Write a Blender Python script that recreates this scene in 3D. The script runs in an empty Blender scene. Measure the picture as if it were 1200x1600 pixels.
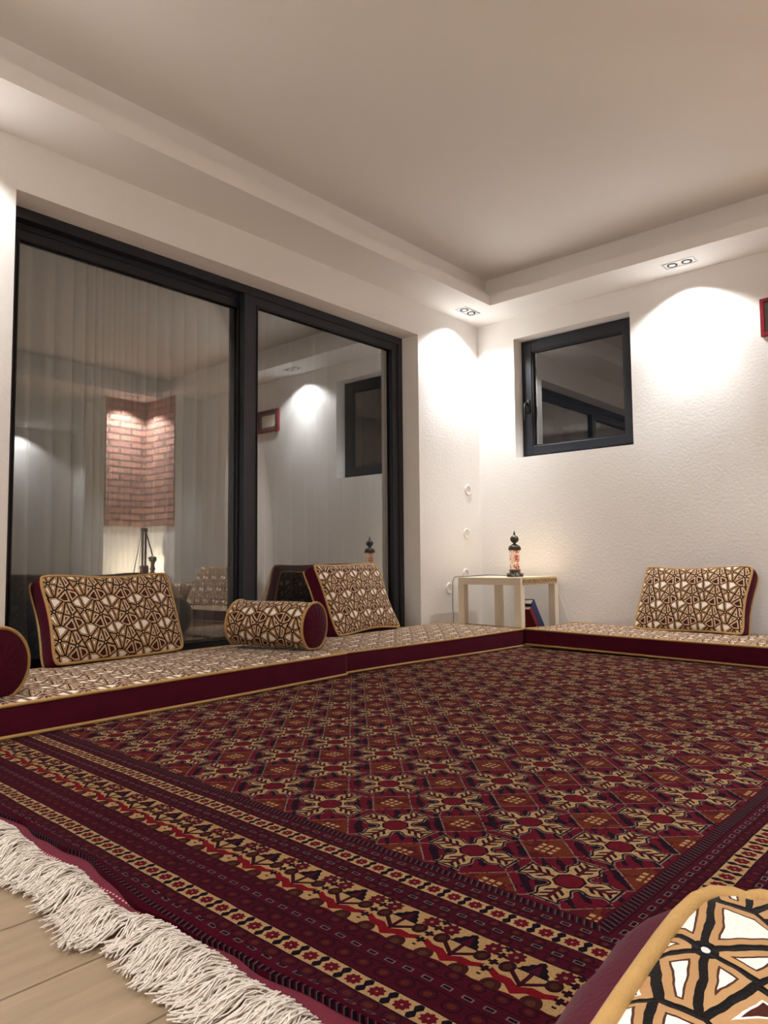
import bpy, bmesh, math, random
from mathutils import Vector, Matrix
random.seed(7)
PI = math.pi
SC = bpy.context.scene
COL = SC.collection

# ------------------------------------------------------------------ helpers
def lin(c):
    c = c/255.0
    return c/12.92 if c <= 0.04045 else ((c+0.055)/1.055)**2.4
def rgb(r, g, b): return (lin(r), lin(g), lin(b), 1.0)

def obj(name, bm, mat=None, parent=None, smooth=False, kind=None, label=None):
    me = bpy.data.meshes.new(name)
    bmesh.ops.recalc_face_normals(bm, faces=bm.faces[:])
    bm.to_mesh(me); bm.free()
    if smooth:
        for p in me.polygons: p.use_smooth = True
    o = bpy.data.objects.new(name, me); COL.objects.link(o)
    if mat:
        me.materials.append(mat)
    if parent: o.parent = parent
    if kind: o['kind'] = kind
    if label: o['label'] = label
    return o
def thing(name, label, cat, loc=(0, 0, 0), rot=(0, 0, 0), group=None, matrix=None):
    o = bpy.data.objects.new(name, None); COL.objects.link(o)
    o.empty_display_size = .05
    if matrix is not None: o.matrix_world = matrix
    else: o.location = loc; o.rotation_euler = rot
    o['label'] = label; o['category'] = cat
    if group: o['group'] = group
    return o
def tag(o, label, cat, group=None):
    o['label'] = label; o['category'] = cat
    if group: o['group'] = group
    return o
def box(bm, x0, x1, y0, y1, z0, z1):
    v = [bm.verts.new((x, y, z)) for x in (x0, x1) for y in (y0, y1) for z in (z0, z1)]
    for f in ((0,1,3,2),(4,6,7,5),(0,4,5,1),(2,3,7,6),(0,2,6,4),(1,5,7,3)):
        bm.faces.new([v[i] for i in f])
    return v
def bevel(bm, w, seg=2):
    bmesh.ops.bevel(bm, geom=bm.edges[:], offset=w, segments=seg, profile=.5, affect='EDGES')
def boxbm(*a, bev=0, seg=2):
    bm = bmesh.new(); box(bm, *a)
    if bev: bevel(bm, bev, seg)
    return bm
def tube(bm, pts, r, n=8, closed=False, caps=True, radii=None):
    pts = [Vector(p) for p in pts]; m = len(pts); rings = []
    nrm = None
    for i, p in enumerate(pts):
        if closed: t = pts[(i+1) % m]-pts[i-1]
        else: t = pts[min(i+1, m-1)]-pts[max(i-1, 0)]
        if t.length < 1e-9: t = Vector((0, 0, 1))
        t.normalize()
        if nrm is None:
            nrm = t.orthogonal().normalized()
        else:
            nrm = (nrm - t*nrm.dot(t))
            nrm = nrm.normalized() if nrm.length > 1e-6 else t.orthogonal().normalized()
        b = t.cross(nrm); rr = radii[i] if radii else r
        rings.append([bm.verts.new(p + rr*(math.cos(2*PI*k/n)*nrm + math.sin(2*PI*k/n)*b)) for k in range(n)])
    for i in range(m if closed else m-1):
        a, c = rings[i], rings[(i+1) % m]
        off = 0
        if closed and i == m-1:
            off = min(range(n), key=lambda o: (a[0].co-c[o].co).length)
        for k in range(n):
            bm.faces.new((a[k], a[(k+1) % n], c[(k+1+off) % n], c[(k+off) % n]))
    if caps and not closed:
        bm.faces.new(rings[0]); bm.faces.new(rings[-1][::-1])
def lathe(bm, prof, n=24, center=(0, 0, 0)):
    cx, cy, cz = center; rings = []
    for r, z in prof:
        if r < 1e-6: rings.append([bm.verts.new((cx, cy, cz+z))])
        else: rings.append([bm.verts.new((cx+r*math.cos(2*PI*k/n), cy+r*math.sin(2*PI*k/n), cz+z)) for k in range(n)])
    for a, b in zip(rings, rings[1:]):
        for k in range(n):
            k2 = (k+1) % n
            if len(a) == 1 and len(b) == 1: break
            if len(a) == 1: bm.faces.new((a[0], b[k2], b[k]))
            elif len(b) == 1: bm.faces.new((a[k], a[k2], b[0]))
            else: bm.faces.new((a[k], a[k2], b[k2], b[k]))

# ------------------------------------------------------------------ node maths
class NT:
    def __init__(s, mat):
        s.t = mat.node_tree; s.n = s.t.nodes; s.l = s.t.links
    def math(s, op, *a):
        nd = s.n.new('ShaderNodeMath'); nd.operation = op
        for i, x in enumerate(a): s.put(nd.inputs[i], x)
        return X(s, nd.outputs[0])
    def put(s, sock, x):
        if isinstance(x, X): s.l.new(x.o, sock)
        elif isinstance(x, bpy.types.NodeSocket): s.l.new(x, sock)
        else: sock.default_value = x
    def mix(s, fac, a, b):
        nd = s.n.new('ShaderNodeMix'); nd.data_type = 'RGBA'
        s.put(nd.inputs[0], fac); s.put(nd.inputs[6], a); s.put(nd.inputs[7], b)
        return nd.outputs[2]
    def noise(s, vec, scale, detail=2, rough=.5, out='Fac'):
        nd = s.n.new('ShaderNodeTexNoise')
        if vec is not None: s.put(nd.inputs['Vector'], vec)
        nd.inputs['Scale'].default_value = scale; nd.inputs['Detail'].default_value = detail
        nd.inputs['Roughness'].default_value = rough
        return X(s, nd.outputs['Fac']) if out == 'Fac' else nd.outputs['Color']
    def xyz(s, x, y, z=0.0):
        nd = s.n.new('ShaderNodeCombineXYZ')
        for i, q in enumerate((x, y, z)): s.put(nd.inputs[i], q)
        return nd.outputs[0]
    def sep(s, vec):
        nd = s.n.new('ShaderNodeSeparateXYZ'); s.put(nd.inputs[0], vec)
        return [X(s, nd.outputs[i]) for i in range(3)]
    def coord(s, which):
        nd = s.n.new('ShaderNodeTexCoord'); return nd.outputs[which]
    def bump(s, h, strength=.3, dist=.01):
        nd = s.n.new('ShaderNodeBump'); nd.inputs['Strength'].default_value = strength
        nd.inputs['Distance'].default_value = dist; s.put(nd.inputs['Height'], h); return nd.outputs[0]
class X:
    def __init__(s, t, o): s.t = t; s.o = o
    def __add__(s, b): return s.t.math('ADD', s, b)
    __radd__ = __add__
    def __sub__(s, b): return s.t.math('SUBTRACT', s, b)
    def __rsub__(s, b): return s.t.math('SUBTRACT', b, s)
    def __mul__(s, b): return s.t.math('MULTIPLY', s, b)
    __rmul__ = __mul__
    def __truediv__(s, b): return s.t.math('DIVIDE', s, b)
    def __neg__(s): return s.t.math('MULTIPLY', s, -1.0)
    def __lt__(s, b): return s.t.math('LESS_THAN', s, b)
    def __gt__(s, b): return s.t.math('GREATER_THAN', s, b)
    def __and__(s, b): return s.t.math('MULTIPLY', s, b)
    def __or__(s, b): return s.t.math('MAXIMUM', s, b)
    def abs(s): return s.t.math('ABSOLUTE', s)
    def min(s, b): return s.t.math('MINIMUM', s, b)
    def max(s, b): return s.t.math('MAXIMUM', s, b)
    def sin(s): return s.t.math('SINE', s)
    def cos(s): return s.t.math('COSINE', s)
    def sqrt(s): return s.t.math('SQRT', s)
    def frac(s): return s.t.math('FRACT', s)
    def floor(s): return s.t.math('FLOOR', s)
    def wrap(s, p=1.0): return s.t.math('WRAP', s, p/2, -p/2)
    def atan2(s, b): return s.t.math('ARCTAN2', s, b)
    def near(s, c, w): return (s-c).abs() < w
def ln(a, b): return (a*a+b*b).sqrt()

def newmat(name, color=None, rough=.6, metal=0, spec=None, sheen=0):
    m = bpy.data.materials.new(name); m.use_nodes = True
    b = m.node_tree.nodes['Principled BSDF']
    if color: b.inputs['Base Color'].default_value = color
    b.inputs['Roughness'].default_value = rough; b.inputs['Metallic'].default_value = metal
    if spec is not None: b.inputs['Specular IOR Level'].default_value = spec
    if sheen:
        b.inputs['Sheen Weight'].default_value = sheen; b.inputs['Sheen Roughness'].default_value = .4
    return m, NT(m), b

def noisy(name, c1, c2, scale=8, rough=.6, bstr=.1, bscale=60, metal=0, sheen=0, spec=None, bdist=.003, detail=3):
    m, t, b = newmat(name, c1, rough, metal, spec, sheen)
    v = t.coord('Object')
    f = t.noise(v, scale, detail)
    t.put(b.inputs['Base Color'], t.mix(f, c1, c2))
    if bstr: t.put(b.inputs['Normal'], t.bump(t.noise(v, bscale, 3), bstr, bdist))
    return m

# ------------------------------------------------------------------ materials
M = {}
M['wall'] = noisy('white_plaster', rgb(238,236,233), rgb(234,231,227), 1.5, .85, .35, 55, bdist=.004, detail=4)
M['ceil'] = noisy('white_ceiling_paint', rgb(237,234,231), rgb(233,230,226), 1.2, .9, .05, 90)
M['frame'] = noisy('anthracite_frame', rgb(31,35,45), rgb(28,32,41), 20, .42, .05, 300)
M['gasket'] = noisy('black_gasket', rgb(18,18,20), rgb(14,14,16), 20, .6, 0)
M['white_lac'] = noisy('ivory_lacquer', rgb(236,224,202), rgb(231,218,195), 5, .38, 0)
M['plastic'] = noisy('white_plastic', rgb(238,234,226), rgb(234,230,222), 8, .35, 0)
M['chrome'] = noisy('satin_aluminium', rgb(200,200,202), rgb(190,190,192), 12, .3, 0, metal=1)
M['dark_metal'] = noisy('oxidised_silver', rgb(120,112,102), rgb(40,36,34), 60, .38, .5, 130, metal=.85, bdist=.002)
M['black'] = noisy('black_rubber', rgb(22,22,24), rgb(16,16,18), 30, .5, 0)
M['maroon'] = noisy('maroon_velvet', rgb(82,10,34), rgb(62,5,25), 14, .8, .25, 160, sheen=.06, spec=.12)
M['gold'] = noisy('gold_piping', rgb(188,150,92), rgb(168,130,76), 40, .65, .4, 350, sheen=.1, spec=.25)
M['red'] = noisy('red_frame_paint', rgb(140,16,30), rgb(122,12,24), 10, .4, 0)
M['mat_grey'] = noisy('grey_mat_board', rgb(120,122,120), rgb(100,102,100), 14, .8, 0)
M['blue'] = noisy('blue_book_cloth', rgb(36,52,104), rgb(30,44,92), 20, .6, .1, 300)
M['dkred'] = noisy('dark_red_book_cloth', rgb(120,16,36), rgb(104,12,30), 20, .6, .1, 300)
M['paper'] = noisy('paper_edges', rgb(228,220,202), rgb(214,204,184), 60, .8, 0)
M['lace'] = noisy('cream_lace', rgb(232,214,182), rgb(214,194,160), 70, .8, .3, 400)
M['lace_gold'] = noisy('beige_lace_trim', rgb(196,166,122), rgb(172,142,100), 90, .8, 0)
M['wood_dark'] = noisy('dark_walnut', rgb(86,62,46), rgb(60,42,32), 9, .5, .1, 40)
M['fringe'] = noisy('cotton_fringe', rgb(226,215,203), rgb(206,194,182), 50, .85, 0)

def m_floor():
    m, t, b = newmat('oak_laminate', None, .42)
    x, y, z = t.sep(t.coord('Object'))
    pw, pl = .19, 1.28
    y = y-.107
    row = (y/pw).floor()
    xs = x + row*0.47
    k = (xs/pl).floor()
    fy = (y/pw).frac(); fx = (xs/pl).frac()
    rnd = ((row*12.98+k*78.23).sin()*437.5).frac()
    v = t.xyz(xs*1.1+rnd*9, y*9.0, rnd*7)
    g1 = t.noise(v, 3.0, 5, .62)
    g2 = t.noise(t.xyz(xs*4, y*70.0, rnd*3), 2.0, 3, .6)
    c = t.mix(g1, rgb(96,78,60), rgb(176,152,122))
    c = t.mix(g2*.35, c, rgb(182,160,130))
    c = t.mix((rnd-.5).abs()*.5, c, rgb(122,102,82))
    seam = ((fy < .012) | (fy > .988)) | ((fx < .0016) | (fx > .9984))
    c = t.mix(seam*.75, c, rgb(70,52,38))
    t.put(b.inputs['Base Color'], c)
    t.put(b.inputs['Normal'], t.bump(g2-seam, .12, .002))
    return m
M['floor'] = m_floor()

def m_fabric():
    """woven velvet: two interlocked lattices of fan shaped stars"""
    m, t, b = newmat('patterned_velvet', None, .85, spec=.12, sheen=.16)
    uv = t.coord('UV')
    wob = t.noise(uv, 38, 2, .5, out='Color')
    nd = t.n.new('ShaderNodeVectorMath'); nd.operation = 'MULTIPLY_ADD'
    t.l.new(wob, nd.inputs[0]); nd.inputs[1].default_value = (.007, .007, 0); t.l.new(uv, nd.inputs[2])
    u, v, _ = t.sep(nd.outputs[0])
    A, B = .140, .132
    ax = (u/A).wrap(); ay = (v/B).wrap()
    bx = (u/A-.53).wrap(); by = (v/B+.22).wrap()
    axm, aym, bxm, bym = ax*A, ay*B, bx*A, by*B
    da = axm*axm+aym*aym; db = bxm*bxm+bym*bym
    isB = db < da
    dx = axm + isB*(bxm-axm); dy = aym + isB*(bym-aym)
    wx = (ax + isB*(bx-ax)).abs(); wy = (ay + isB*(by-ay)).abs()
    r = ln(dx, dy)
    ph = (dy.atan2(dx)-.20).wrap(PI/3)
    sec = r*(.5236-ph.abs()).sin()
    e1 = (da-db).abs()/.17
    e2 = (.5-wx)*A; e3 = (.5-wy)*B
    e = sec.min(e1).min(e2).min(e3)
    grain = t.noise(uv, 420, 2, .6)
    tan = t.mix(t.noise(uv, 22, 2), rgb(186,146,100), rgb(158,118,78))
    white = t.mix(grain, rgb(250,244,236), rgb(205,196,188))
    brown = t.mix(grain, rgb(86,34,14), rgb(38,12,6))
    core = t.mix(isB, white, brown)
    rim = t.mix(isB, rgb(70,40,24), rgb(240,230,220))
    c = t.mix(e > .0082, tan, rim)
    c = t.mix(e > .0098, c, core)
    black = (e < .0029) | (r < .0095)
    c = t.mix(black, c, rgb(11,6,6))
    c = t.mix(r < .0032, c, rgb(215,210,208))
    t.put(b.inputs['Base Color'], c)
    t.put(b.inputs['Normal'], t.bump(e.min(.006)*90 + grain*.35, .35, .004))
    return m
M['fabric'] = m_fabric()

def m_rug():
    m, t, b = newmat('turkmen_rug_pile', None, .95, spec=.03, sheen=.015)
    P = .2025
    co = t.coord('Object')
    x0, y0, _ = t.sep(co)
    wn = t.noise(co, 9, 2, .5)-.5
    x = x0 + wn*.008; y = y0 + wn*.006
    kn = t.noise(t.xyz(x0*1.0, y0*1.0, 0.0), 330, 1, .5)
    blot = t.noise(co, 34, 3, .6)
    abr = t.noise(t.xyz(x0*5.0, y0*.6, 0.0), 1.6, 2, .5)
    MAR = t.mix(blot, rgb(106,11,32), rgb(72,7,26))
    NAVY = rgb(22,10,24); CREAM = t.mix(kn, rgb(226,186,134), rgb(196,152,102)); GREY = rgb(150,128,116)
    RED = rgb(150,18,34); RUST = rgb(112,46,26)
    # ---- field
    fx = (x/P).wrap(); fy = (y/P).wrap()
    p = fx-fy; q = fx+fy
    m_ = p.abs(); n_ = q.abs()
    Mx = m_.max(n_); N = m_.min(n_)
    a = 1.0-Mx
    s = (a+N)*.7071; w = (a-N)*.7071
    rr = a.max(s*1.02)
    lobe = (w-.160-(s*21.0).sin()*.03).max(s-.59)
    incream = lobe < 0.0
    # octagon interior
    streak = ((p*31.0).sin()*.5+(blot-.5)*3.2)
    row = (q*9.0).cos()*.3
    panel = t.mix((streak+row) > .15, rgb(112,12,34), rgb(34,8,26))
    rustc = t.mix(blot > .52, rgb(120,50,26), rgb(98,22,28))
    f = t.mix(Mx < .30, panel, rustc)
    fray = t.noise(co, 150, 1, .5) > .42
    gl = ((m_-.30).abs() < .011) | ((n_-.30).abs() < .011)
    f = t.mix(gl & fray, f, rgb(150,126,112))
    dots = ((fx/.072).wrap().abs() < .31) & ((fy/.072).wrap().abs() < .31) & (fx.abs() < .108) & (fy.abs() < .108)
    f = t.mix(dots, f, CREAM)
    # cream lobes with twigs
    tw = (w < .028) & (s > .2) & (s < .55)
    barb = (w < .125) & (((s-w*.9)*8.5).frac() < .52) & (s > .27) & (s < .58)
    lc = t.mix(barb, CREAM, rgb(48,14,26))
    lc = t.mix(tw, lc, rgb(88,16,30))
    f = t.mix(lobe < .030, f, NAVY)
    f = t.mix((lobe < .052) & (lobe > .030) & fray, f, GREY)
    f = t.mix(incream, f, lc)
    f = t.mix(rr < .195, f, NAVY)
    f = t.mix(rr < .165, f, t.mix(blot, rgb(140,16,36), rgb(84,8,30)))
    # ---- border coordinates
    A = -x; Bv = -y*.82
    side = Bv > A
    d = A.max(Bv)
    v = y + side*(x-y)
    inborder = d > 0.0
    bd = t.mix(abr, MAR, rgb(74,9,30))
    def put(cond, col):
        nonlocal bd
        bd = t.mix(cond, bd, col)
    # comb bands
    cf = (v/.0125 + d*38.0).frac()
    for c0, hw in ((.013, .0085), (.429, .0065)):
        inb = (d-c0).abs() < hw
        put(inb & (cf < .52), NAVY); put(inb & ((cf-.62).abs() < .10), rgb(112,84,84))
    # dashes
    vd = (v/.0335).wrap()*.0335
    for c0 in (.036, .1215, .290, .402):
        da = (d-c0).abs()
        o = (vd.abs()*.42).max(da)
        put((o < .0040) & (vd.abs() < .0085), rgb(140,116,112)); put((o < .0026), rgb(20,8,20))
    # little rust flowers
    vf = (v/.0385).wrap()*.0385
    for c0, sc in ((.051, .8), (.1075, .85), (.1385, .9), (.262, 1.0), (.318, 1.15), (.388, 1.15)):
        o = ln(vf, (d-c0)*1.15)
        put((o-.0115*sc).abs() < .0018, rgb(52,8,26)); put(o < .0056*sc, t.mix(blot, rgb(112,52,30), rgb(84,26,26)))
    # thin dark lines between the stripes
    for c0 in (.0245, .0455, .1155, .1285, .2775, .303):
        put((d-c0).abs() < .0011, rgb(38,6,20))
    # cream bands with maroon flowers and black hourglasses
    vb = (v/.0430).wrap()*.0430
    for c0, hw in ((.0785, .0165), (.358, .0170)):
        e = (d-c0).abs()
        inb = e < hw
        put(e < hw+.0022, rgb(34,8,20)); put(inb, CREAM)
        vh = .0215-vb.abs()
        put(inb & (vh < .0026+((e-.0085).abs()*-.55+.0047).max(0.0)) & (e < hw-.0005), NAVY)
        th = (d-c0).atan2(vb)
        o = ln(vb, d-c0)
        put(inb & (o < .0112+(th*8.0).cos()*.0014), rgb(112,14,32))
        put(o < .0018, rgb(210,160,130))
    # broad tree band
    V = .1145
    hh = (.239-d)/.070        # height above the roots, in motif units
    vt = (v/V).wrap(); va = vt.abs()
    inb = (d > .151) & (d < .252)
    cream2 = t.mix(kn, rgb(218,176,122), rgb(190,146,94))
    put((d-.2015).abs() < .0525, rgb(34,8,20))
    base_b = cream2
    base_b = t.mix(hh < -.10 - (va*2.2)*.10 + (va > .36)*.06, base_b, MAR)
    ob = ln((va-.27)*1.9, hh+.10)
    base_b = t.mix(ob < .25, base_b, rgb(70,26,26))
    base_b = t.mix(ob < .11, base_b, rgb(96,52,32))
    # stem, side branches and their buds
    base_b = t.mix((va < .03) & (hh > 0.0) & (hh < .75), base_b, rgb(70,10,26))
    br = (hh-.26-va*1.35).abs()
    base_b = t.mix((br < .065) & (va < .26), base_b, rgb(58,10,26))
    o = ln((va-.315)*1.9, hh-.64)
    base_b = t.mix(o < .20, base_b, rgb(52,16,20)); base_b = t.mix(o < .105, base_b, rgb(84,38,26))
    # red zigzag arms
    arm = (hh-.045-(va*1.15).min(.17)-((va-.30).max(0.0))*.95).abs()
    base_b = t.mix((arm < .135-va*.12) & (va < .45), base_b, t.mix(blot, rgb(150,18,30), rgb(118,10,26)))
    # crown
    cr = va + (((hh*6.5).frac()-.5).abs()*.06)
    base_b = t.mix((cr < (1.24-hh)*.42+.02) & (hh > .70), base_b, NAVY)
    base_b = t.mix((va < (1.12-hh)*.2) & (hh > .74), base_b, rgb(84,10,34))
    # top flowers
    xo = (va-.335)*1.9; yo = hh-1.02
    o = ln(xo, yo); th = yo.atan2(xo)
    base_b = t.mix(o < .215+(th*8.0).cos()*.03, base_b, rgb(92,12,30)); base_b = t.mix(o < .05, base_b, rgb(170,120,90))
    # ladder of small crosses half way between two trees
    vc = .5-va; hc = (hh/.30).wrap()*.30
    cross = ((vc < .075) & (hc.abs() < .045)) | ((vc < .028) & (hc.abs() < .11))
    base_b = t.mix(cross & (hh > .05), base_b, rgb(40,10,24))
    bd = t.mix(inb, bd, base_b)
    c = t.mix(inborder, f, bd)
    # pile tone
    c = t.mix((kn-.42).max(0.0)*.55, c, rgb(20,4,12))
    c = t.mix(.60, c, rgb(5,2,4))
    t.put(b.inputs['Base Color'], c)
    t.put(b.inputs['Normal'], t.bump(kn, .45, .003))
    return m
M['rug'] = m_rug()

def m_kilim():
    m, t, b = newmat('crimson_webbing', None, .85)
    x, y, z = t.sep(t.coord('Object'))
    st = ((y/.011).frac() < .45) & ((x+.452).abs() < .0013)
    g = t.noise(t.coord('Object'), 300, 2)
    c = t.mix(g, rgb(108,12,38), rgb(80,8,30)); c = t.mix(st, c, rgb(214,150,150))
    t.put(b.inputs['Base Color'], c); t.put(b.inputs['Normal'], t.bump((y/.003).frac()+g, .3, .002))
    return m
M['kilim'] = m_kilim()

def m_glass(name, k, tint):
    m = bpy.data.materials.new(name); m.use_nodes = True
    t = NT(m); n = t.n; n.remove(n['Principled BSDF']); out = n['Material Output']
    tr = n.new('ShaderNodeBsdfTransparent'); tr.inputs[0].default_value = tint
    gl = n.new('ShaderNodeBsdfGlossy'); gl.inputs['Roughness'].default_value = 0.0
    gl.inputs['Color'].default_value = (1, 1, 1, 1)
    fr = n.new('ShaderNodeFresnel'); fr.inputs[0].default_value = 1.52
    fac = (X(t, fr.outputs[0])*k).min(.9)
    mx = n.new('ShaderNodeMixShader'); t.put(mx.inputs[0], fac)
    t.l.new(tr.outputs[0], mx.inputs[1]); t.l.new(gl.outputs[0], mx.inputs[2]); t.l.new(mx.outputs[0], out.inputs[0])
    return m
M['glass'] = m_glass('double_glazing', 3.1, (.97, .98, .975, 1))
M['glass_small'] = m_glass('window_glazing', 3.2, (.8, .82, .82, 1))

def m_sheer():
    m = bpy.data.materials.new('sheer_voile'); m.use_nodes = True
    t = NT(m); n = t.n; n.remove(n['Principled BSDF']); out = n['Material Output']
    uv = t.coord('UV')
    u, v, _ = t.sep(uv)
    weave = t.noise(t.xyz(u*900, v*8, 0.0), 1.0, 2)
    col = t.mix(weave, rgb(236,240,240), rgb(222,227,227))
    df = n.new('ShaderNodeBsdfDiffuse'); t.put(df.inputs[0], col)
    tl = n.new('ShaderNodeBsdfTranslucent'); t.put(tl.inputs[0], col)
    tr = n.new('ShaderNodeBsdfTransparent')
    a = n.new('ShaderNodeMixShader'); a.inputs[0].default_value = .12
    t.l.new(df.outputs[0], a.inputs[1]); t.l.new(tl.outputs[0], a.inputs[2])
    b = n.new('ShaderNodeMixShader'); b.inputs[0].default_value = .24
    t.l.new(a.outputs[0], b.inputs[1]); t.l.new(tr.outputs[0], b.inputs[2]); t.l.new(b.outputs[0], out.inputs[0])
    return m
M['sheer'] = m_sheer()

def m_brick():
    m, t, b = newmat('old_brick', None, .9)
    uv = t.coord('UV')
    nd = t.n.new('ShaderNodeTexBrick'); t.put(nd.inputs['Vector'], uv)
    nd.inputs['Color1'].default_value = rgb(200,140,118); nd.inputs['Color2'].default_value = rgb(146,92,78)
    nd.inputs['Mortar'].default_value = rgb(58,44,38); nd.inputs['Scale'].default_value = 1.0
    nd.inputs['Mortar Size'].default_value = .013; nd.inputs['Brick Width'].default_value = .27
    nd.inputs['Row Height'].default_value = .075; nd.inputs['Mortar Smooth'].default_value = .2
    g = t.noise(uv, 24, 4, .6)
    c = t.mix(g*.6, nd.outputs[0], rgb(208,172,156))
    t.put(b.inputs['Base Color'], c)
    t.put(b.inputs['Normal'], t.bump(g*.4-X(t, nd.outputs['Fac']), .9, .012))
    return m
M['brick'] = m_brick()

def m_mosaic():
    m, t, b = newmat('lit_mosaic_glass', None, .25)
    uv = t.coord('UV')
    u, v, _ = t.sep(uv)
    vo = t.n.new('ShaderNodeTexVoronoi'); vo.feature = 'DISTANCE_TO_EDGE'; t.put(vo.inputs['Vector'], uv); vo.inputs['Scale'].default_value = 210
    v1 = t.n.new('ShaderNodeTexVoronoi'); t.put(v1.inputs['Vector'], uv); v1.inputs['Scale'].default_value = 210
    fu = (u/.075).wrap()*.075; fv = ((v-.018)/.062).wrap()*.062
    r = ln(fu, fv)
    cell = t.sep(v1.outputs['Color'])[0]
    fl = (((r < .026) & (r > .0205)) | ((r < .017) & (r > .004))) & (cell > .2)
    c = t.mix(fl, t.mix(cell, rgb(255,236,205), rgb(255,206,176)), t.mix(cell, rgb(150,14,16), rgb(206,58,44)))
    c = t.mix(X(t, vo.outputs['Distance']) < .06, c, rgb(60,30,20))
    t.put(b.inputs['Base Color'], c); t.put(b.inputs['Emission Color'], c); b.inputs['Emission Strength'].default_value = .16
    return m
M['mosaic'] = m_mosaic()

def emis(name, col, st):
    m, t, b = newmat(name, col, .4); b.inputs['Emission Color'].default_value = col; b.inputs['Emission Strength'].default_value = st
    return m
M['led'] = emis('led_lens', (1, .97, .92, 1), .25)

# ------------------------------------------------------------------ room shell
HS, HF, HC = 2.432, 2.51, 2.674
XL, YB, YF = -6.4, -3.95, -6.5
bm = bmesh.new(); box(bm, XL, 0, YF, 0, -.06, 0); box(bm, -3.539, -.762, 0, .9, -.06, 0)
obj('floor', bm, M['floor'], kind='structure')

OX0, OX1, OZ = -3.539, -.762, 2.1985
bm = bmesh.new()
box(bm, XL-.3, OX0, 0, .35, -.06, HC+.1); box(bm, OX1, 0, 0, .35, -.06, HC+.1); box(bm, OX0, OX1, 0, .35, OZ, HC+.1)
obj('wall_left', bm, M['wall'], kind='structure')
WY0, WY1, WZ0, WZ1 = -1.252, -.3325, 1.344, 2.266
bm = bmesh.new()
box(bm, 0, .35, WY1, .35, -.06, HC+.1); box(bm, 0, .35, YF-.2, WY0, -.06, HC+.1)
box(bm, 0, .35, WY0, WY1, -.06, WZ0); box(bm, 0, .35, WY0, WY1, WZ1, HC+.1)
obj('wall_right', bm, M['wall'], kind='structure')
bm = boxbm(XL-.2, XL, YF-.2, 0, -.06, HC+.1); obj('wall_near', bm, M['wall'], kind='structure')
bm = boxbm(XL, 0, YF-.2, YF, -.06, HC+.1); obj('wall_far', bm, M['wall'], kind='structure')
# pier between the two rooms: its corner carries the brick cladding
bm = bmesh.new(); box(bm, -.85, 0, YB-.45, YB, 0, HC); box(bm, -.35, 0, YB, -3.32, 0, HS)
obj('wall_back', bm, M['wall'], kind='structure')
bm = boxbm(XL, 0, YF, YB, HS, HC+.1); box(bm, XL, 0, YB, 0, HC, HC+.1)
obj('ceiling', bm, M['ceil'], kind='structure')

# lowered soffit with a lipped light cove round the ceiling
def ring_profile(rect, prof):
    x0, x1, y0, y1 = rect; bm = bmesh.new(); rings = []
    for o, z in prof:
        rings.append([bm.verts.new(c) for c in ((x0+o, y0+o, z), (x1-o, y0+o, z), (x1-o, y1-o, z), (x0+o, y1-o, z))])
    for i in range(len(rings)):
        a, b = rings[i], rings[(i+1) % len(rings)]
        for k in range(4): bm.faces.new((a[k], a[(k+1) % 4], b[(k+1) % 4], b[k]))
    return bm
W = .357
obj('trim_1', ring_profile((XL, 0, YB, 0), [(0, HS), (W, HS), (W, HF), (W-.02, HF), (W-.02, HS+.03), (W-.108, HS+.03), (W-.108, HC), (0, HC)]), M['ceil'], kind='structure')

# brick cladding in the corner of the pier
def wall_uv(o):
    me = o.data; uvl = me.uv_layers.new(name='UVMap')
    for p in me.polygons:
        for li in p.loop_indices:
            c = me.vertices[me.loops[li].vertex_index].co
            uvl.data[li].uv = (c.x if abs(p.normal.y) > .5 else c.y, c.z)
bm = bmesh.new(); box(bm, -.84, -.35, YB, YB+.015, .985, HS); box(bm, -.365, -.35, YB+.015, -3.33, .985, HS)
o = obj('trim_2', bm, M['brick'], kind='structure'); wall_uv(o)

# ------------------------------------------------------------------ sliding door
def rect_frame(bm, x0, x1, z0, z1, y0, y1, l, r, b, t):
    box(bm, x0, x0+l, y0, y1, z0, z1); box(bm, x1-r, x1, y0, y1, z0, z1)
    box(bm, x0+l, x1-r, y0, y1, z0, z0+b); box(bm, x0+l, x1-r, y0, y1, z1-t, z1)
door = thing('door_1', 'dark grey two-panel sliding glass door in the left wall', 'door', (0, 0, 0)); door['kind'] = 'structure'
bm = bmesh.new()
rect_frame(bm, OX0, OX1, 0, OZ, .15, .29, .045, .045, .05, .05)
box(bm, OX0, OX1, .205, .215, OZ-.075, OZ-.05); box(bm, OX0, OX1, .2, .21, .05, .065)
obj('outer_frame', bm, M['frame'], door)
# left (rear) sash
s = obj('sash', None or (lambda: (lambda b_: (rect_frame(b_, OX0+.035, -2.10, .05, OZ-.048, .215, .255, .058, .085, .075, .07), b_)[1])(bmesh.new()))(), M['frame'], door)
bm = bmesh.new(); rect_frame(bm, OX0+.093, -2.185, .125, OZ-.118, .209, .2151, .008, .008, .008, .008); obj('gasket', bm, M['gasket'], s)
bm = boxbm(OX0+.09, -2.18, .232, .233, .12, OZ-.115); obj('pane', bm, M['glass'], s)
# right (front) sash
bm = bmesh.new(); rect_frame(bm, -2.188, OX1-.04, .05, OZ-.048, .158, .2, .09, .068, .07, .052); s = obj('sash', bm, M['frame'], door)
bm = bmesh.new(); rect_frame(bm, -2.098, OX1-.108, .12, OZ-.1, .152, .1581, .006, .006, .006, .006); obj('gasket', bm, M['gasket'], s)
bm = boxbm(-2.1, OX1-.105, .178, .179, .118, OZ-.098); obj('pane', bm, M['glass'], s)
for o in list(door.children):
    o['kind'] = 'structure'

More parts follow.
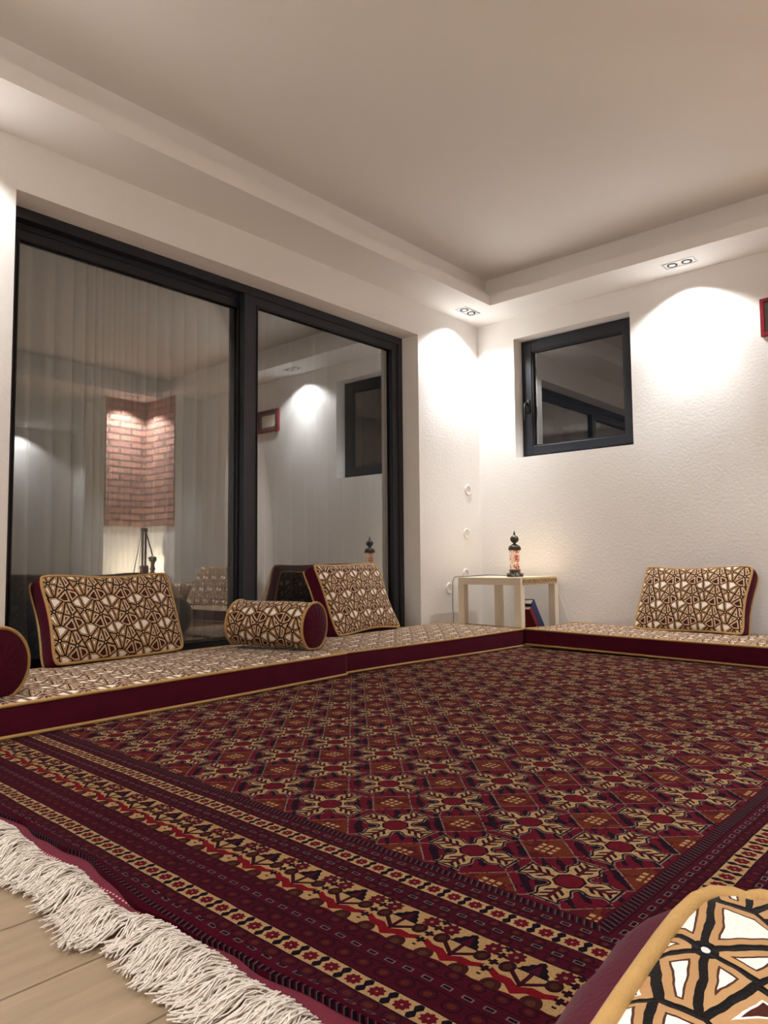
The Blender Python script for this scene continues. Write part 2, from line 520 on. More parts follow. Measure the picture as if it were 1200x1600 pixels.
# ------------------------------------------------------------------ window
win = thing('window_1', 'small dark grey casement window in the right wall', 'window'); win['kind'] = 'structure'
def rect_frame_x(bm, y0, y1, z0, z1, x0, x1, w):
    box(bm, x0, x1, y0, y0+w, z0, z1); box(bm, x0, x1, y1-w, y1, z0, z1)
    box(bm, x0, x1, y0+w, y1-w, z0, z0+w); box(bm, x0, x1, y0+w, y1-w, z1-w, z1)
bm = bmesh.new(); rect_frame_x(bm, WY0, WY1, WZ0, WZ1, .115, .2, .045); obj('outer_frame', bm, M['frame'], win)
bm = bmesh.new(); rect_frame_x(bm, WY0+.03, WY1-.03, WZ0+.03, WZ1-.03, .1, .17, .062); bevel(bm, .004)
sash = obj('sash', bm, M['frame'], win)
bm = bmesh.new(); rect_frame_x(bm, WY0+.09, WY1-.09, WZ0+.09, WZ1-.09, .108, .135, .012); obj('gasket', bm, M['gasket'], sash)
obj('pane', boxbm(.128, .129, WY0+.1, WY1-.1, WZ0+.1, WZ1-.1), M['glass_small'], sash)
hy = WY1-.061
bm = bmesh.new(); box(bm, .088, .1, hy-.015, hy+.015, 1.70, 1.80); bevel(bm, .005)
tube(bm, [(.09, hy, 1.765), (.055, hy, 1.765), (.047, hy, 1.755), (.045, hy, 1.72), (.045, hy+.002, 1.66), (.047, hy+.002, 1.63)], .009, 10, radii=[.009, .009, .011, .011, .009, .007])
obj('handle', bm, M['black'], sash, smooth=True)
for o in win.children: o['kind'] = 'structure'

# ------------------------------------------------------------------ sheer curtains outside the door
def curtain(x0, x1, y, z0, z1, label, seed, flare=0.0):
    rnd = random.Random(seed); n = int((x1-x0)/.008); m = 14
    bm = bmesh.new(); uvl = bm.loops.layers.uv.new('UVMap'); grid = []
    ph = 0; phs = []
    for i in range(n+1):
        ph += (.008/ (.088*(1+.45*math.sin(i*.031+seed)+.25*math.sin(i*.083+2*seed))))*2*PI
        phs.append(ph)
    for j in range(m+1):
        tz = j/m; rowv = []
        for i in range(n+1):
            x = x0+(x1-x0)*i/n
            amp = .066*(.75+.5*tz)*(1+.35*math.sin(i*.11+seed))
            q_ = phs[i]+.35*math.sin(tz*2+i*.01)
            yy = y + amp*.62*math.asin(.97*math.sin(q_))*.9 + .16*amp*math.sin(2.3*phs[i]+1)
            xx = x + .012*math.cos(phs[i]) + flare*tz*tz*(i/n-.5)
            rowv.append(bm.verts.new((xx, yy, z1-(z1-z0)*tz)))
        grid.append(rowv)
    for j in range(m):
        for i in range(n):
            f = bm.faces.new((grid[j][i], grid[j][i+1], grid[j+1][i+1], grid[j+1][i])); f.smooth = True
            for lp, (a, b) in zip(f.loops, ((i, j), (i+1, j), (i+1, j+1), (i, j+1))):
                lp[uvl].uv = (a*.008, (m-b)/m*(z1-z0))
    me = bpy.data.meshes.new('sheer_curtain'); bm.to_mesh(me); bm.free(); me.materials.append(M['sheer'])
    o = bpy.data.objects.new('sheer_curtain', me); COL.objects.link(o)
    return tag(o, label, 'curtain', 'sheer curtains outside the glass door')
curtain(-3.75 , -2.10, .42, .03, 2.40, 'sheer grey pleated curtain behind the left glass panel, wider one', 1, -.12)
curtain(-2.09, -.52, .52, .03, 2.40, 'sheer pale pleated curtain behind the right glass panel', 5, 0)

# ------------------------------------------------------------------ soft goods
def lerp(a, b, t): return a+(b-a)*t
def slab(root, w, h, t, dome_top, dome_bot, pinch, rnd, piping, seed, nx=22, ny=16, faces=('face', 'back'), base_y=0.0, zoff=0.0, uvs=(0, 0), gusset_bulge=.008, sag=0.0, piping_low=True, wav=.004, taper=0.0):
    """boxed cushion: face at +t/2, gusset all round, piping on both rims. local x across, local y up (from base_y), local z outwards"""
    R = random.Random(seed)
    k = [R.uniform(0, 6) for _ in range(12)]
    def rim(u, v):
        f = 1 - rnd*(abs(u)**8)*(abs(v)**8)
        x = w/2*u*f*(1-pinch*(1-v*v)*u*u*(h/w)) + wav*math.sin(3*v+k[0])*abs(u)**4
        y = h/2*v*f*(1-pinch*(1-u*u)*v*v) + wav*math.sin(3.3*u+k[1])*abs(v)**4
        return x, y+h/2+base_y
    def zrim(u, v, s):
        return s*t/2 + wav*1.2*math.sin(2.1*u+k[2]+s)+wav*math.sin(2.6*v+k[3]) + zoff
    def surf(u, v, s, d):
        x, y = rim(u, v)
        b = max(0, (1-u*u))**.45*max(0, (1-v*v))**.45
        lump = 1+.10*math.sin(5*u+k[4])*math.sin(4*v+k[5])+.06*math.sin(11*u+k[6]+3*v)
        z = zrim(u, v, s) + s*d*b*lump
        if s < 0 and taper:
            x += taper*u*abs(u)**3; y += taper*v*abs(v)**3
        return (x, y, z)
    cosp = lambda i, n: math.sin((i/n-.5)*PI) if False else (2*i/n-1)
    def spaced(n):
        # denser toward the rims
        return [math.copysign(1-(1-abs(q))**1.5, q) for q in [2*i/n-1 for i in range(n+1)]]
    us, vs = spaced(nx), spaced(ny)
    for nm, s, d in ((faces[0], 1, dome_top), (faces[1], -1, dome_bot)):
        bm = bmesh.new(); uvl = bm.loops.layers.uv.new('UVMap')
        g = [[bm.verts.new(surf(u, v, s, d)) for u in us] for v in vs]
        for j in range(ny):
            for i in range(nx):
                q = [g[j][i], g[j][i+1], g[j+1][i+1], g[j+1][i]]
                f = bm.faces.new(q if s > 0 else q[::-1])
                for lp in f.loops: lp[uvl].uv = (lp.vert.co.x+uvs[0], lp.vert.co.y+uvs[1])
        obj(nm, bm, M['fabric'], root, smooth=True)
    per = [(u, -1) for u in us[:-1]] + [(1, v) for v in vs[:-1]] + [(u, 1) for u in us[:0:-1]] + [(-1, v) for v in vs[:0:-1]]
    bm = bmesh.new(); rings = []
    cx, cy = 0, h/2+base_y
    for j in range(6):
        tt = j/5; ring = []
        for (u, v) in per:
            x, y = rim(u, v); z = lerp(zrim(u, v, 1), zrim(u, v, -1), tt)
            o = taper*tt + gusset_bulge*math.sin(PI*tt) + .002*math.sin(17*(u+v)+k[7])*math.sin(PI*tt)
            nx_, ny_ = (0, v) if abs(v) == 1 and abs(u) < 1 else ((u, 0) if abs(u) == 1 and abs(v) < 1 else (u*.7, v*.7))
            ring.append(bm.verts.new((x+nx_*o, y+ny_*o, z)))
        rings.append(ring)
    L = len(per)
    for a, b in zip(rings, rings[1:]):
        for i in range(L): bm.faces.new((a[i], a[(i+1) % L], b[(i+1) % L], b[i]))
    obj('gusset', bm, M['maroon'], root, smooth=True)
    for s in (1, -1):
        if s < 0 and not piping_low: continue
        bm = bmesh.new()
        tube(bm, [(rim(u, v)[0]*(1+.002), rim(u, v)[1], zrim(u, v, s)) for u, v in per], piping, 8, closed=True)
        obj('piping', bm, M['gold'], root, smooth=True)
    return root
def basis(P, Rv, Uv):
    Rv = Vector(Rv).normalized(); U = Vector(Uv); U = (U-Rv*U.dot(Rv)).normalized(); N = Rv.cross(U)
    m = Matrix(((Rv.x, U.x, N.x, P[0]), (Rv.y, U.y, N.y, P[1]), (Rv.z, U.z, N.z, P[2]), (0, 0, 0, 1)))
    return m
GC = 'patterned back cushions of the floor seating'
def cushion(P, Rv, Uv, w, h, t, label, seed, uvs=(0, 0), dome=.035, pinch=.05, piping=.0068, rnd=.05, **kw):
    root = thing('cushion', label, 'cushion', group=GC, matrix=basis(P, Rv, Uv))
    return slab(root, w, h, t, dome, dome*.6, pinch, rnd, piping, seed, zoff=-t/2, uvs=uvs, **kw)
GM = 'thin mattresses of the floor seating'
def mattress(P, Rv, Uv, w, h, t, label, seed, uvs=(0, 0)):
    root = thing('floor_mattress', label, 'mattress', group=GM, matrix=basis(P, Rv, Uv))
    return slab(root, w, h, t, .014, .0, .004, .006, .0062, seed, nx=46, ny=18, faces=('top_cover', 'bottom_cover'), zoff=t/2+.006, uvs=uvs, gusset_bulge=.003, wav=.0022)

# mattresses: P is the middle of the front long edge on the floor; local y runs back to the wall
RT = .013
mattress((-3.305, -.738, RT), (1, .031, 0), (-.031, 1, 0), 2.18, .73, .100, 'patterned floor mattress in front of the left glass panel, nearest one on the left', 11)
mattress((-1.395, -.702, RT), (1, -.045, 0), (.045, 1, 0), 1.61, .68, .100, 'patterned floor mattress below the right glass panel, ending at the white table', 12, (.05, .03))
mattress((-.705, -1.782, RT), (-.09, -1, 0), (1, -.09, 0), 2.10, .60, .100, 'patterned floor mattress along the right wall under the window', 13, (.02, .06))
mattress((-2.95, -2.985, RT), (-1, 0, 0), (0, -1, 0), 3.7, .70, .100, 'patterned floor mattress on the near side of the rug under the camera', 14)

cushion((-3.03, -.065, .131), (1, .12, 0), (.0, .135, .37), .69, .41, .095, 'wide patterned cushion leaning on the left glass panel, beside the black frame post', 21, (.03, .02), dome=.03)
cushion((-1.44, -.15, .134), (1, .14, 0), (.035, .20, .415), .68, .465, .095, 'patterned cushion leaning on the right glass panel behind the bolster', 22, (.0, .05), dome=.035, pinch=.085)
cushion((-.315, -1.655, .130), (-.09, -1, 0), (.205, -.02, .39), .67, .44, .095, 'patterned cushion leaning alone on the right wall below the window', 23, (.05, .0), dome=.035, pinch=.07)
cushion((-.36, -2.72, .130), (-.09, -1, 0), (.205, -.02, .39), .67, .44, .095, 'patterned cushion on the right wall beyond the frame, seen mirrored in the glass', 24)
# near stack at the lower right
cushion((-4.37, -3.44, .166), (0, -1, 0), (1, 0, 0), .60, .20, .030, 'patterned cushion lying under the near corner cushion', 25, dome=.004, pinch=.0)
T = Vector((-4.100, -2.988, .309)); U = Vector((1, .03, .14)).normalized(); Rv = Vector((.03, -1, -.22))
Rv = (Rv-U*Rv.dot(U)).normalized()
Pb = T + Rv*.34 - U*.45
cushion(Pb, Rv, U, .68, .45, .080, 'large close-up patterned cushion corner at the lower right of the rug', 26, (.026, .058), dome=.024, pinch=.02, piping=.0075, rnd=.11, taper=.055, piping_low=False, gusset_bulge=.012)

GB = 'cylindrical bolsters of the floor seating'
def bolster(c0, c1, r, label, seed):
    """c0: centre of the end that faces the room, c1: centre of the far end"""
    c0, c1 = Vector(c0), Vector(c1); L = (c1-c0).length
    ax = (c1-c0).normalized(); up = Vector((0, 0, 1)); up = (up-ax*up.dot(ax)).normalized(); rt = ax.cross(up)
    mtx = Matrix(((ax.x, rt.x, up.x, c0.x-up.x*r), (ax.y, rt.y, up.y, c0.y-up.y*r), (ax.z, rt.z, up.z, c0.z-up.z*r), (0, 0, 0, 1)))
    root = thing('bolster', label, 'bolster', group=GB, matrix=mtx)
    R = random.Random(seed); k = [R.uniform(0, 6) for _ in range(6)]
    n, m = 48, 26
    def rad(u, a):
        sq = .965 if False else 1
        q = r*(1+.035*math.sin(PI*u)+.012*math.sin(7*u+k[0]+2*math.sin(a))+.012*math.sin(2*a+k[1]))
        return q
    def pt(u, a, rr=None):
        q = rad(u, a) if rr is None else rr*rad(u, a)
        z = r+q*math.cos(a)
        z = max(z, .012+.25*(z-.012)) if z < .012 else z
        return Vector((u*L, q*math.sin(a), z))
    bm = bmesh.new(); uvl = bm.loops.layers.uv.new('UVMap')
    g = [[bm.verts.new(pt(i/m, 2*PI*j/n)) for j in range(n)] for i in range(m+1)]
    for i in range(m):
        for j in range(n):
            f = bm.faces.new((g[i][j], g[i][(j+1) % n], g[i+1][(j+1) % n], g[i+1][j]))
            for lp, (a, b) in zip(f.loops, ((i, j), (i, j+1), (i+1, j+1), (i+1, j))): lp[uvl].uv = (-a/m*L+.05, -b/n*2*PI*r)
    obj('body', bm, M['fabric'], root, smooth=True)
    for e, s in ((0, -1), (1, 1)):
        bm = bmesh.new(); prev = None
        for ii, q in enumerate((1.0, .93, .82, .66, .48, .3, .14)):
            ring = []
            for j in range(n):
                a = 2*PI*j/n; p = pt(e, a, q)
                dm = (1-q*q)**.7*.022 - (.004*max(0, 1-q*7) if q < .14 else 0)
                p.x += s*(dm+.0022*math.sin(14*a+k[2])*q*(1-q)*3)
                ring.append(bm.verts.new(p))
            if prev:
                for j in range(n): bm.faces.new((prev[j], prev[(j+1) % n], ring[(j+1) % n], ring[j]))
            prev = ring
        bm.faces.new(prev)
        obj('end_cap', bm, M['maroon'], root, smooth=True)
        bm = bmesh.new(); tube(bm, [pt(e, 2*PI*j/n, 1.01) for j in range(n)], .0068, 8, closed=True); obj('piping', bm, M['gold'], root, smooth=True)
    return root
bolster((-2.279, -.535, .246), (-2.40, -.09, .250), .116, 'patterned bolster with maroon end lying between two cushions by the door', 31)
bolster((-3.808, -.645, .235), (-3.93, -.19, .240), .120, 'bolster at the left edge, mostly its round maroon end shows', 32)
bolster((-.62, -3.24+.02, .243), (-.18, -3.2, .243), .112, 'bolster at the far end of the right mattress, seen mirrored in the glass', 33)

# ------------------------------------------------------------------ rug
rug = thing('rug', 'large maroon patterned rug with white fringe lying on the wooden floor', 'rug', (-3.683, -2.683, 0), (0, 0, math.radians(-1.0)))
def edge_x(y): return -.436 + .009*math.sin(y*7.3+.4) + .006*math.sin(y*17+1) + .003*math.sin(y*41)
def edge_lift(y): return .010+.008*math.sin(y*9.1+.7)
YS0, YS1, XS1 = -.245, 2.05, 2.95
bm = bmesh.new(); ny, nxs = 120, [0, .01, .03, .06, .1, .2, .35, .55, .8, 1]
top = []; bot = []
for j in range(ny+1):
    y = lerp(YS0, YS1, j/ny); x0 = edge_x(y); rt_, rb_ = [], []
    for f in nxs:
        x = lerp(x0, XS1, f); dz = max(0, 1-(x-x0)/.06)**2*edge_lift(y)
        rt_.append(bm.verts.new((x, y, .0115+dz))); rb_.append(bm.verts.new((x, y, .002+dz)))
    top.append(rt_); bot.append(rb_)
for j in range(ny):
    for i in range(len(nxs)-1):
        f = bm.faces.new((top[j][i], top[j][i+1], top[j+1][i+1], top[j+1][i])); f.smooth = True
        bm.faces.new((bot[j][i], bot[j+1][i], bot[j+1][i+1], bot[j][i+1]))
    bm.faces.new((top[j][0], top[j+1][0], bot[j+1][0], bot[j][0])); bm.faces.new((top[j][-1], bot[j][-1], bot[j+1][-1], top[j+1][-1]))
for i in range(len(nxs)-1):
    bm.faces.new((top[0][i], bot[0][i], bot[0][i+1], top[0][i+1])); bm.faces.new((top[ny][i], top[ny][i+1], bot[ny][i+1], bot[ny][i]))
obj('pile', bm, M['rug'], rug)
bm = bmesh.new(); ny = 160; rows = []
def kil_w(y): return .024+.007*math.sin(y*6+2)+.004*math.sin(y*23)
for j in range(ny+1):
    y = lerp(YS0, YS1, j/ny); x0 = edge_x(y); w = kil_w(y)
    rows.append([bm.verts.new((x0+.006-(.006+w)*q, y, .006+edge_lift(y)*.8*(1-q)**1.3+.0025*math.sin(y*60)*q)) for q in (0, .25, .5, .75, 1)])
for a, b in zip(rows, rows[1:]):
    for i in range(4): bm.faces.new((a[i], a[i+1], b[i+1], b[i])).smooth = True
obj('kilim_end', bm, M['kilim'], rug, label='crimson woven end strip of the rug')
R = random.Random(5)
bm = bmesh.new(); y = YS0
while y < YS1-.01:
    x0 = edge_x(y)-kil_w(y)
    vis = y < 1.55
    ns = 17 if vis else 5
    lean = .30*math.sin(y*5.1+.5)+R.uniform(-.35, .35)-.12
    tl = .103+R.uniform(-.016, .016); hump = R.uniform(.006, .020); twist = R.uniform(-1, 1)
    knot = R.random()
    for s_ in range(ns):
        q = (s_/(ns-1)-.5)
        yy = y+q*.016
        ln_ = tl*R.uniform(.8, 1.08)
        ll = lean+R.uniform(-.16, .16); cu = R.uniform(-.5, .5)+twist*.4
        lay = R.uniform(.0015, .0085)
        pts = []
        for i in range(8):
            f = i/7
            px = x0+.006-ln_*f*(1-.10*abs(ll))
            py = yy + ln_*ll*f*f*.8 + .010*cu*math.sin(f*PI*1.6) + q*.012*f + .003*math.sin(f*17+s_)
            pz = .006+lay*(1-.45*f) + hump*math.sin(min(1, f*1.35)*PI)*(.6+.4*math.cos(q*3)) + .002*math.sin(f*11+s_*2)
            pts.append((px, py, max(pz, .0016)))
        tube(bm, pts, .00125, 4, caps=False)
    y += .0165
fr = obj('fringe', bm, M['fringe'], rug, smooth=True, label='white cotton fringe'); fr['kind'] = 'stuff'

# ------------------------------------------------------------------ side table with its things
TX0, TX1, TY0, TY1, TZ = -.588, -.078, -.703, -.198, .45
tb = thing('side_table', 'square ivory side table standing in the corner behind the mattresses', 'table', ((TX0+TX1)/2, (TY0+TY1)/2, 0))
ox, oy = (TX0+TX1)/2, (TY0+TY1)/2
obj('tabletop', boxbm(TX0-ox, TX1-ox, TY0-oy, TY1-oy, TZ-.05, TZ, bev=.002), M['white_lac'], tb)
for lx in (TX0, TX1-.05):
    for ly in (TY0, TY1-.05):
        obj('leg', boxbm(lx-ox, lx+.05-ox, ly-oy, ly+.05-oy, 0, TZ-.05, bev=.0015), M['white_lac'], tb)
# lamp
LX, LY = -.345, -.515
lamp = thing('table_lamp', 'small lit mosaic lamp with dark metal finial on the side table', 'lamp', (LX, LY, TZ))
bm = bmesh.new(); lathe(bm, [(0, 0), (.058, 0), (.058, .004), (.054, .009), (.047, .016), (.041, .027), (.0385, .03), (.0385, .045), (.041, .048), (.041, .052), (0, .052)], 32)
# pierced arches round the base
for k in range(12):
    a = 2*PI*k/12
    tube(bm, [(.056*math.cos(a+d), .056*math.sin(a+d), z) for d, z in ((-.2, .004), (-.13, .018), (0, .026), (.13, .018), (.2, .004))], .0022, 5)
obj('base', bm, M['dark_metal'], lamp, smooth=True)
bm = bmesh.new(); uvl = bm.loops.layers.uv.new('UVMap'); n = 32
zs = [.05, .07, .09, .11, .13, .15, .17, .188]
g = [[bm.verts.new((.036*math.cos(2*PI*j/n), .036*math.sin(2*PI*j/n), z)) for j in range(n)] for z in zs]
for i in range(len(zs)-1):
    for j in range(n):
        f = bm.faces.new((g[i][j], g[i][(j+1) % n], g[i+1][(j+1) % n], g[i+1][j]))
        for lp, (a, b) in zip(f.loops, ((i, j), (i, j+1), (i+1, j+1), (i+1, j))): lp[uvl].uv = (b/n*2*PI*.036, zs[a]-.05)
obj('glass_shade', bm, M['mosaic'], lamp, smooth=True, label='glowing red and white mosaic glass')
bm = bmesh.new(); lathe(bm, [(0, .186), (.042, .186), (.044, .192), (.042, .204), (.043, .208), (.036, .217), (.022, .226), (.012, .231), (0, .231)], 32)
for k in range(16):
    a = 2*PI*k/16; bmesh.ops.create_icosphere(bm, subdivisions=1, radius=.0036, matrix=Matrix.Translation((.043*math.cos(a), .043*math.sin(a), .198)))
obj('cap', bm, M['dark_metal'], lamp, smooth=True)
bm = bmesh.new(); lathe(bm, [(0, .229), (.011, .230), (.008, .236), (.016, .241), (.026, .25), (.0305, .262), (.029, .274), (.021, .285), (.009, .291), (.006, .297), (.008, .302), (.006, .309), (.003, .318), (0, .326)], 24)
obj('finial', bm, M['dark_metal'], lamp, smooth=True)
bm = bmesh.new()
cw = [(-.345-.05, -.50, .456), (-.43, -.45, .462), (-.48, -.38, .466), (-.53, -.31, .46), (-.57, -.25, .456), (-.60, -.21, .455), (-.615, -.19, .452), (-.62, -.175, .42), (-.60, -.16, .34), (-.59, -.15, .24), (-.58, -.15, .17), (-.55, -.12, .12), (-.5, -.1, .05), (-.47, -.09, .008)]
tube(bm, [(x-LX, y-LY, z-TZ) for x, y, z in cw], .0022, 6)
obj('power_cord', bm, M['black'], lamp, smooth=True, label='black cord running off the table edge to the floor')
# lace runner
dl = thing('lace_runner', 'cream lace table runner hanging over the right edge of the side table', 'runner', (-.333, -.55, TZ))
bm = bmesh.new(); box(bm, -.235, .235, -.153, -.055, .0005, .0025); box(bm, -.235, .235, -.1555, -.1535, -.010, .0025)
obj('cloth', bm, M['lace'], dl)
bm = bmesh.new()
for k in range(12):
    cx = -.235+.0196+k*.0392
    for sc in (1.0, .55):
        pts = []
        for q in range(14):
            a = 2*PI*q/14; rr = .0165*sc
            pts.append((cx+rr*math.sin(a), -.1565, -.024+.008*(1-sc)+rr*math.cos(a)*(1.3 if math.cos(a) < 0 else .95)))
        tube(bm, pts, .0026, 5, closed=True)
obj('scalloped_trim', bm, M['lace_gold'], dl, smooth=True)
# books under the table
def book(name, x, y, th, ht, dep, lean, mat, label):
    b = thing(name, label, 'book', (x, y, .002), (0, lean, 0), 'books under the side table')
    bm = bmesh.new(); box(bm, 0, .003, 0, dep, 0, ht); box(bm, th-.003, th, 0, dep, 0, ht); box(bm, 0, th, -.003, 0, 0, ht)
    obj('cover', bm, mat, b)
    obj('pages', boxbm(.003, th-.003, 0, dep-.004, .003, ht-.004), M['paper'], b)
    return b
LEAN = math.radians(-36)
book('book', -.258, -.698, .050, .335, .11, LEAN, M['blue'], 'blue book leaning under the side table, on top of the red one')
book('book', -.306, -.698, .036, .29, .10, LEAN, M['dkred'], 'dark red book leaning under the side table, below the blue one')
# white cable beside the table
bm = bmesh.new(); tube(bm, [(-.072, -.60, .452), (-.068, -.63, .44), (-.06, -.66, .40), (-.04, -.70, .30), (-.03, -.73, .2), (-.025, -.765, .10), (-.025, -.775, .004)], .003, 6)
tag(obj('cable', bm, M['plastic'], smooth=True), 'thin white cable hanging from the right side of the table to the floor', 'cable')

# ------------------------------------------------------------------ wall outlets
outs = ((-.166, 1.11, 'uppermost round white wall outlet left of the room corner'), (-.192, .772, 'round white wall outlet second from top, left of the room corner'),
        (-.209, .464, 'round white wall outlet just above the left table corner'), (-.424, .364, 'lowest round white wall outlet, left of the side table'))
for x, z, lb in outs:
    w_ = thing('wall_outlet', lb, 'outlet', (x, 0, z), (PI/2, 0, 0), 'round wall outlets beside the door')
    bm = bmesh.new(); lathe(bm, [(.026, .002), (.028, .006), (.036, .008), (.041, .006), (.042, 0)], 32); obj('cover_ring', bm, M['plastic'], w_, smooth=True)
    bm = bmesh.new(); lathe(bm, [(0, .0015), (.024, .0015), (.0275, .0055), (.0275, 0)], 32)
    for sx in (-.0095, .0095):
        tube(bm, [(sx, 0, .0012), (sx, 0, .0032)], .0028, 8)
    obj('socket', bm, M['plastic'], w_, smooth=True)

# ------------------------------------------------------------------ red picture frame
pf = thing('picture_frame', 'red framed picture on the right wall, cut by the right edge', 'picture', (0, -2.07, 1.905))
bm = bmesh.new()
def rfx(bm, y0, y1, z0, z1, x0, x1, w): rect_frame_x(bm, y0, y1, z0, z1, x0, x1, w)
rfx(bm, -.34, 0, 0, .232, -.028, -.002, .022); bevel(bm, .002); obj('frame', bm, M['red'], pf)
obj('mat_board', boxbm(-.012, -.003, -.32, -.02, .02, .212), M['mat_grey'], pf)
obj('print', boxbm(-.0135, -.012, -.27, -.07, .055, .177), M['paper'], pf)

# ------------------------------------------------------------------ recessed ceiling spotlights
def spot_light(name, loc, power, angle, blend, col, size=.03):
    l = bpy.data.lights.new(name, 'SPOT'); l.energy = power; l.spot_size = math.radians(angle); l.spot_blend = blend
    l.color = col; l.shadow_soft_size = size
    o = bpy.data.objects.new(name, l); o.location = loc; COL.objects.link(o); return o
WHITE = (1, 1, 1)
def fixture(x, y, along, label, power=1.0, spill=1.0):
    f = thing('recessed_spotlight', label, 'spotlight', (x, y, HS), (0, 0, 0 if along == 'x' else PI/2), 'recessed ceiling spotlights')
    a, b = .098, .047
    bm = bmesh.new()
    box(bm, -a, a, -b, -b+.010, -.004, 0); box(bm, -a, a, b-.010, b, -.004, 0); box(bm, -a, -a+.010, -b+.010, b-.010, -.004, 0); box(bm, a-.010, a, -b+.010, b-.010, -.004, 0)
    obj('trim_frame', bm, M['chrome'], f)
    obj('reflector', boxbm(-a+.010, a-.010, -b+.010, b-.010, -.0015, -.0002), M['plastic'], f)
    for sx in (-.045, .045):
        bm = bmesh.new(); lathe(bm, [(.031, -.0015), (.032, -.005), (.020, -.005), (.0195, -.0035), (.0195, -.0015)], 24)
        for v in bm.verts: v.co.x += sx
        h = obj('lamp_head', bm, M['black'], f, smooth=True)
        bm = bmesh.new(); lathe(bm, [(0, -.004), (.0190, -.004), (.0190, -.0016), (0, -.0016)], 20)
        for v in bm.verts: v.co.x += sx
        obj('lens', bm, M['led'], h)
    spot_light('spot_beam', (x, y, HS-.012), 15*power, 75, 1.0, WHITE)
    spot_light('spot_spill', (x, y, HS-.012), 20*power*spill, 124, .38, WHITE)
fixture(-.368, -.166, 'x', 'recessed twin spotlight in the soffit at the room corner')
fixture(-.185, -1.660, 'y', 'recessed twin spotlight in the soffit above the right wall beside the window')
fixture(-3.93, -.166, 'x', 'recessed twin spotlight in the soffit left of the door, out of frame')
fixture(-.66, -3.72, 'x', 'recessed twin spotlight above the brick corner, mirrored in the glass', 2.2)
fixture(-2.6, -3.78, 'x', 'unseen twin spotlight added in the soffit behind the camera for ambient light, middle one', 5.2, .3)  # added out of view to raise the ambient light
fixture(-5.5, -3.78, 'x', 'unseen twin spotlight added in the soffit behind the camera for ambient light, leftmost one', 9.5, .25)  # added out of view, mostly beam, so the floor bounces light to the ceiling
fixture(-6.2, -2.0, 'y', 'unseen twin spotlight added over the near wall behind the camera for ambient light', 13.0, .25)  # added strong fill out of view, lifts ceiling and walls
fixture(-.8, -6.3, 'x', 'recessed twin spotlight in the farther room, mirrored in the glass', .7)

pl = bpy.data.lights.new('mosaic_lamp_glow', 'POINT'); pl.energy = .26; pl.color = (1, .80, .50); pl.shadow_soft_size = .004
o = bpy.data.objects.new('mosaic_lamp_glow', pl); o.location = (LX+.042, LY, TZ+.12); COL.objects.link(o)

# ------------------------------------------------------------------ corner cabinet by the brick pier (seen only as a reflection)
cb = thing('low_cabinet', 'dark low cabinet below the brick corner, mirrored in the glass door', 'cabinet', (-.63, -3.62, 0))
obj('top', boxbm(-.3, .25, -.26, .24, .40, .43, bev=.004), M['wood_dark'], cb)
obj('body', boxbm(-.27, .23, -.24, .21, .03, .40), M['wood_dark'], cb)
for sx in (-1, 1):
    obj('door', boxbm(-.02+sx*.122-.115, -.02+sx*.122+.115, .21, .225, .06, .38, bev=.004), M['wood_dark'], cb)
mo = thing('mast_ornament', 'wooden mast ornament with stays and hanging lantern on the low cabinet, mirrored in the glass', 'ornament', (-.58, -3.55, .43))
obj('base_block', boxbm(-.035, .035, -.035, .035, 0, .11, bev=.005), M['dkred'], mo)
bm = bmesh.new(); box(bm, -.03, -.014, -.01, .01, .11, .50); box(bm, .006, .022, -.01, .01, .11, .50); box(bm, -.04, .032, -.012, .012, .48, .52)
obj('mast', bm, M['wood_dark'], mo)
bm = bmesh.new(); tube(bm, [(-.03, 0, .5), (-.16, .05, .0)], .004, 6); tube(bm, [(-.03, 0, .47), (-.12, .09, .0)], .003, 6); obj('stay', bm, M['wood_dark'], mo)
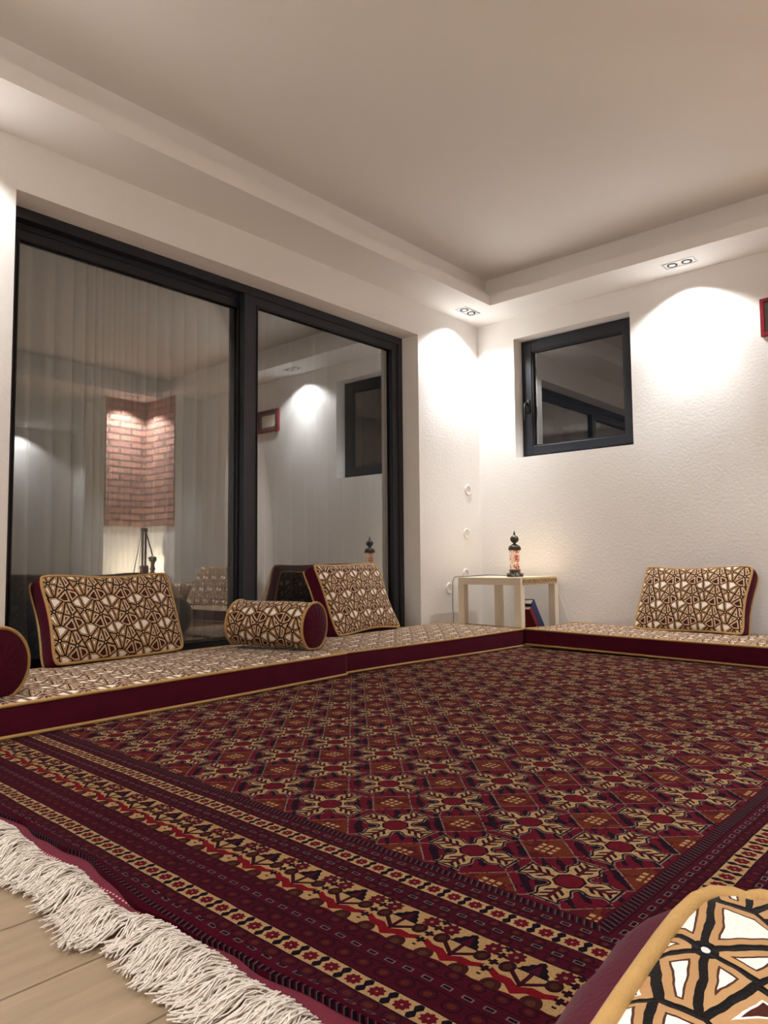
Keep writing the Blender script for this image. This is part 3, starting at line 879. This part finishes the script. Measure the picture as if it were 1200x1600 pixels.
bm = bmesh.new(); tube(bm, [(.02, 0, .47), (.10, 0, .22)], .008, 6); obj('boom', bm, M['wood_dark'], mo)
bm = bmesh.new(); lathe(bm, [(0, .0), (.03, .0), (.035, .03), (.02, .05), (.035, .07), (.02, .11), (.03, .15), (.045, .16), (.045, .20), (0, .22)], 14, (.10, 0, .0)); obj('lantern', bm, M['dark_metal'], mo, smooth=True)

pl = bpy.data.lights.new('cabinet_glow', 'POINT'); pl.energy = 4; pl.color = (1, .88, .62); pl.shadow_soft_size = .008
o = bpy.data.objects.new('cabinet_glow', pl); o.location = (-.585, -3.62, .49); COL.objects.link(o)

# ------------------------------------------------------------------ world, camera
wd = bpy.data.worlds.new('night'); SC.world = wd; wd.use_nodes = True
wd.node_tree.nodes['Background'].inputs[0].default_value = (.006, .007, .010, 1); wd.node_tree.nodes['Background'].inputs[1].default_value = .5

cam = bpy.data.cameras.new('camera'); cam.sensor_fit = 'HORIZONTAL'; cam.sensor_width = 36; cam.lens = 1128.67/1200*36
cam.clip_start = .02
co = bpy.data.objects.new('camera', cam); COL.objects.link(co)
yaw, pit, rol = math.radians(48.418), math.radians(3.867), math.radians(-.473)
v = Vector((math.sin(yaw), math.cos(yaw), 0)); r = Vector((math.cos(yaw), -math.sin(yaw), 0)); u = Vector((0, 0, 1))
v2 = v*math.cos(pit)+u*math.sin(pit); u2 = u*math.cos(pit)-v*math.sin(pit)
r3 = r*math.cos(rol)+u2*math.sin(rol); u3 = u2*math.cos(rol)-r*math.sin(rol)
co.matrix_world = Matrix(((r3.x, u3.x, -v2.x, -4.76), (r3.y, u3.y, -v2.y, -3.207), (r3.z, u3.z, -v2.z, .57), (0, 0, 0, 1)))
SC.camera = co
vs_ = SC.view_settings; vs_.view_transform = 'Standard'; vs_.look = 'None'; vs_.gamma = 1; vs_.use_curve_mapping = False
vs_.exposure = 1.6
SC.cycles.use_denoising = True
SC.cycles.max_bounces = 10; SC.cycles.diffuse_bounces = 6; SC.cycles.glossy_bounces = 5; SC.cycles.transparent_max_bounces = 16
SC.cycles.sample_clamp_indirect = 6
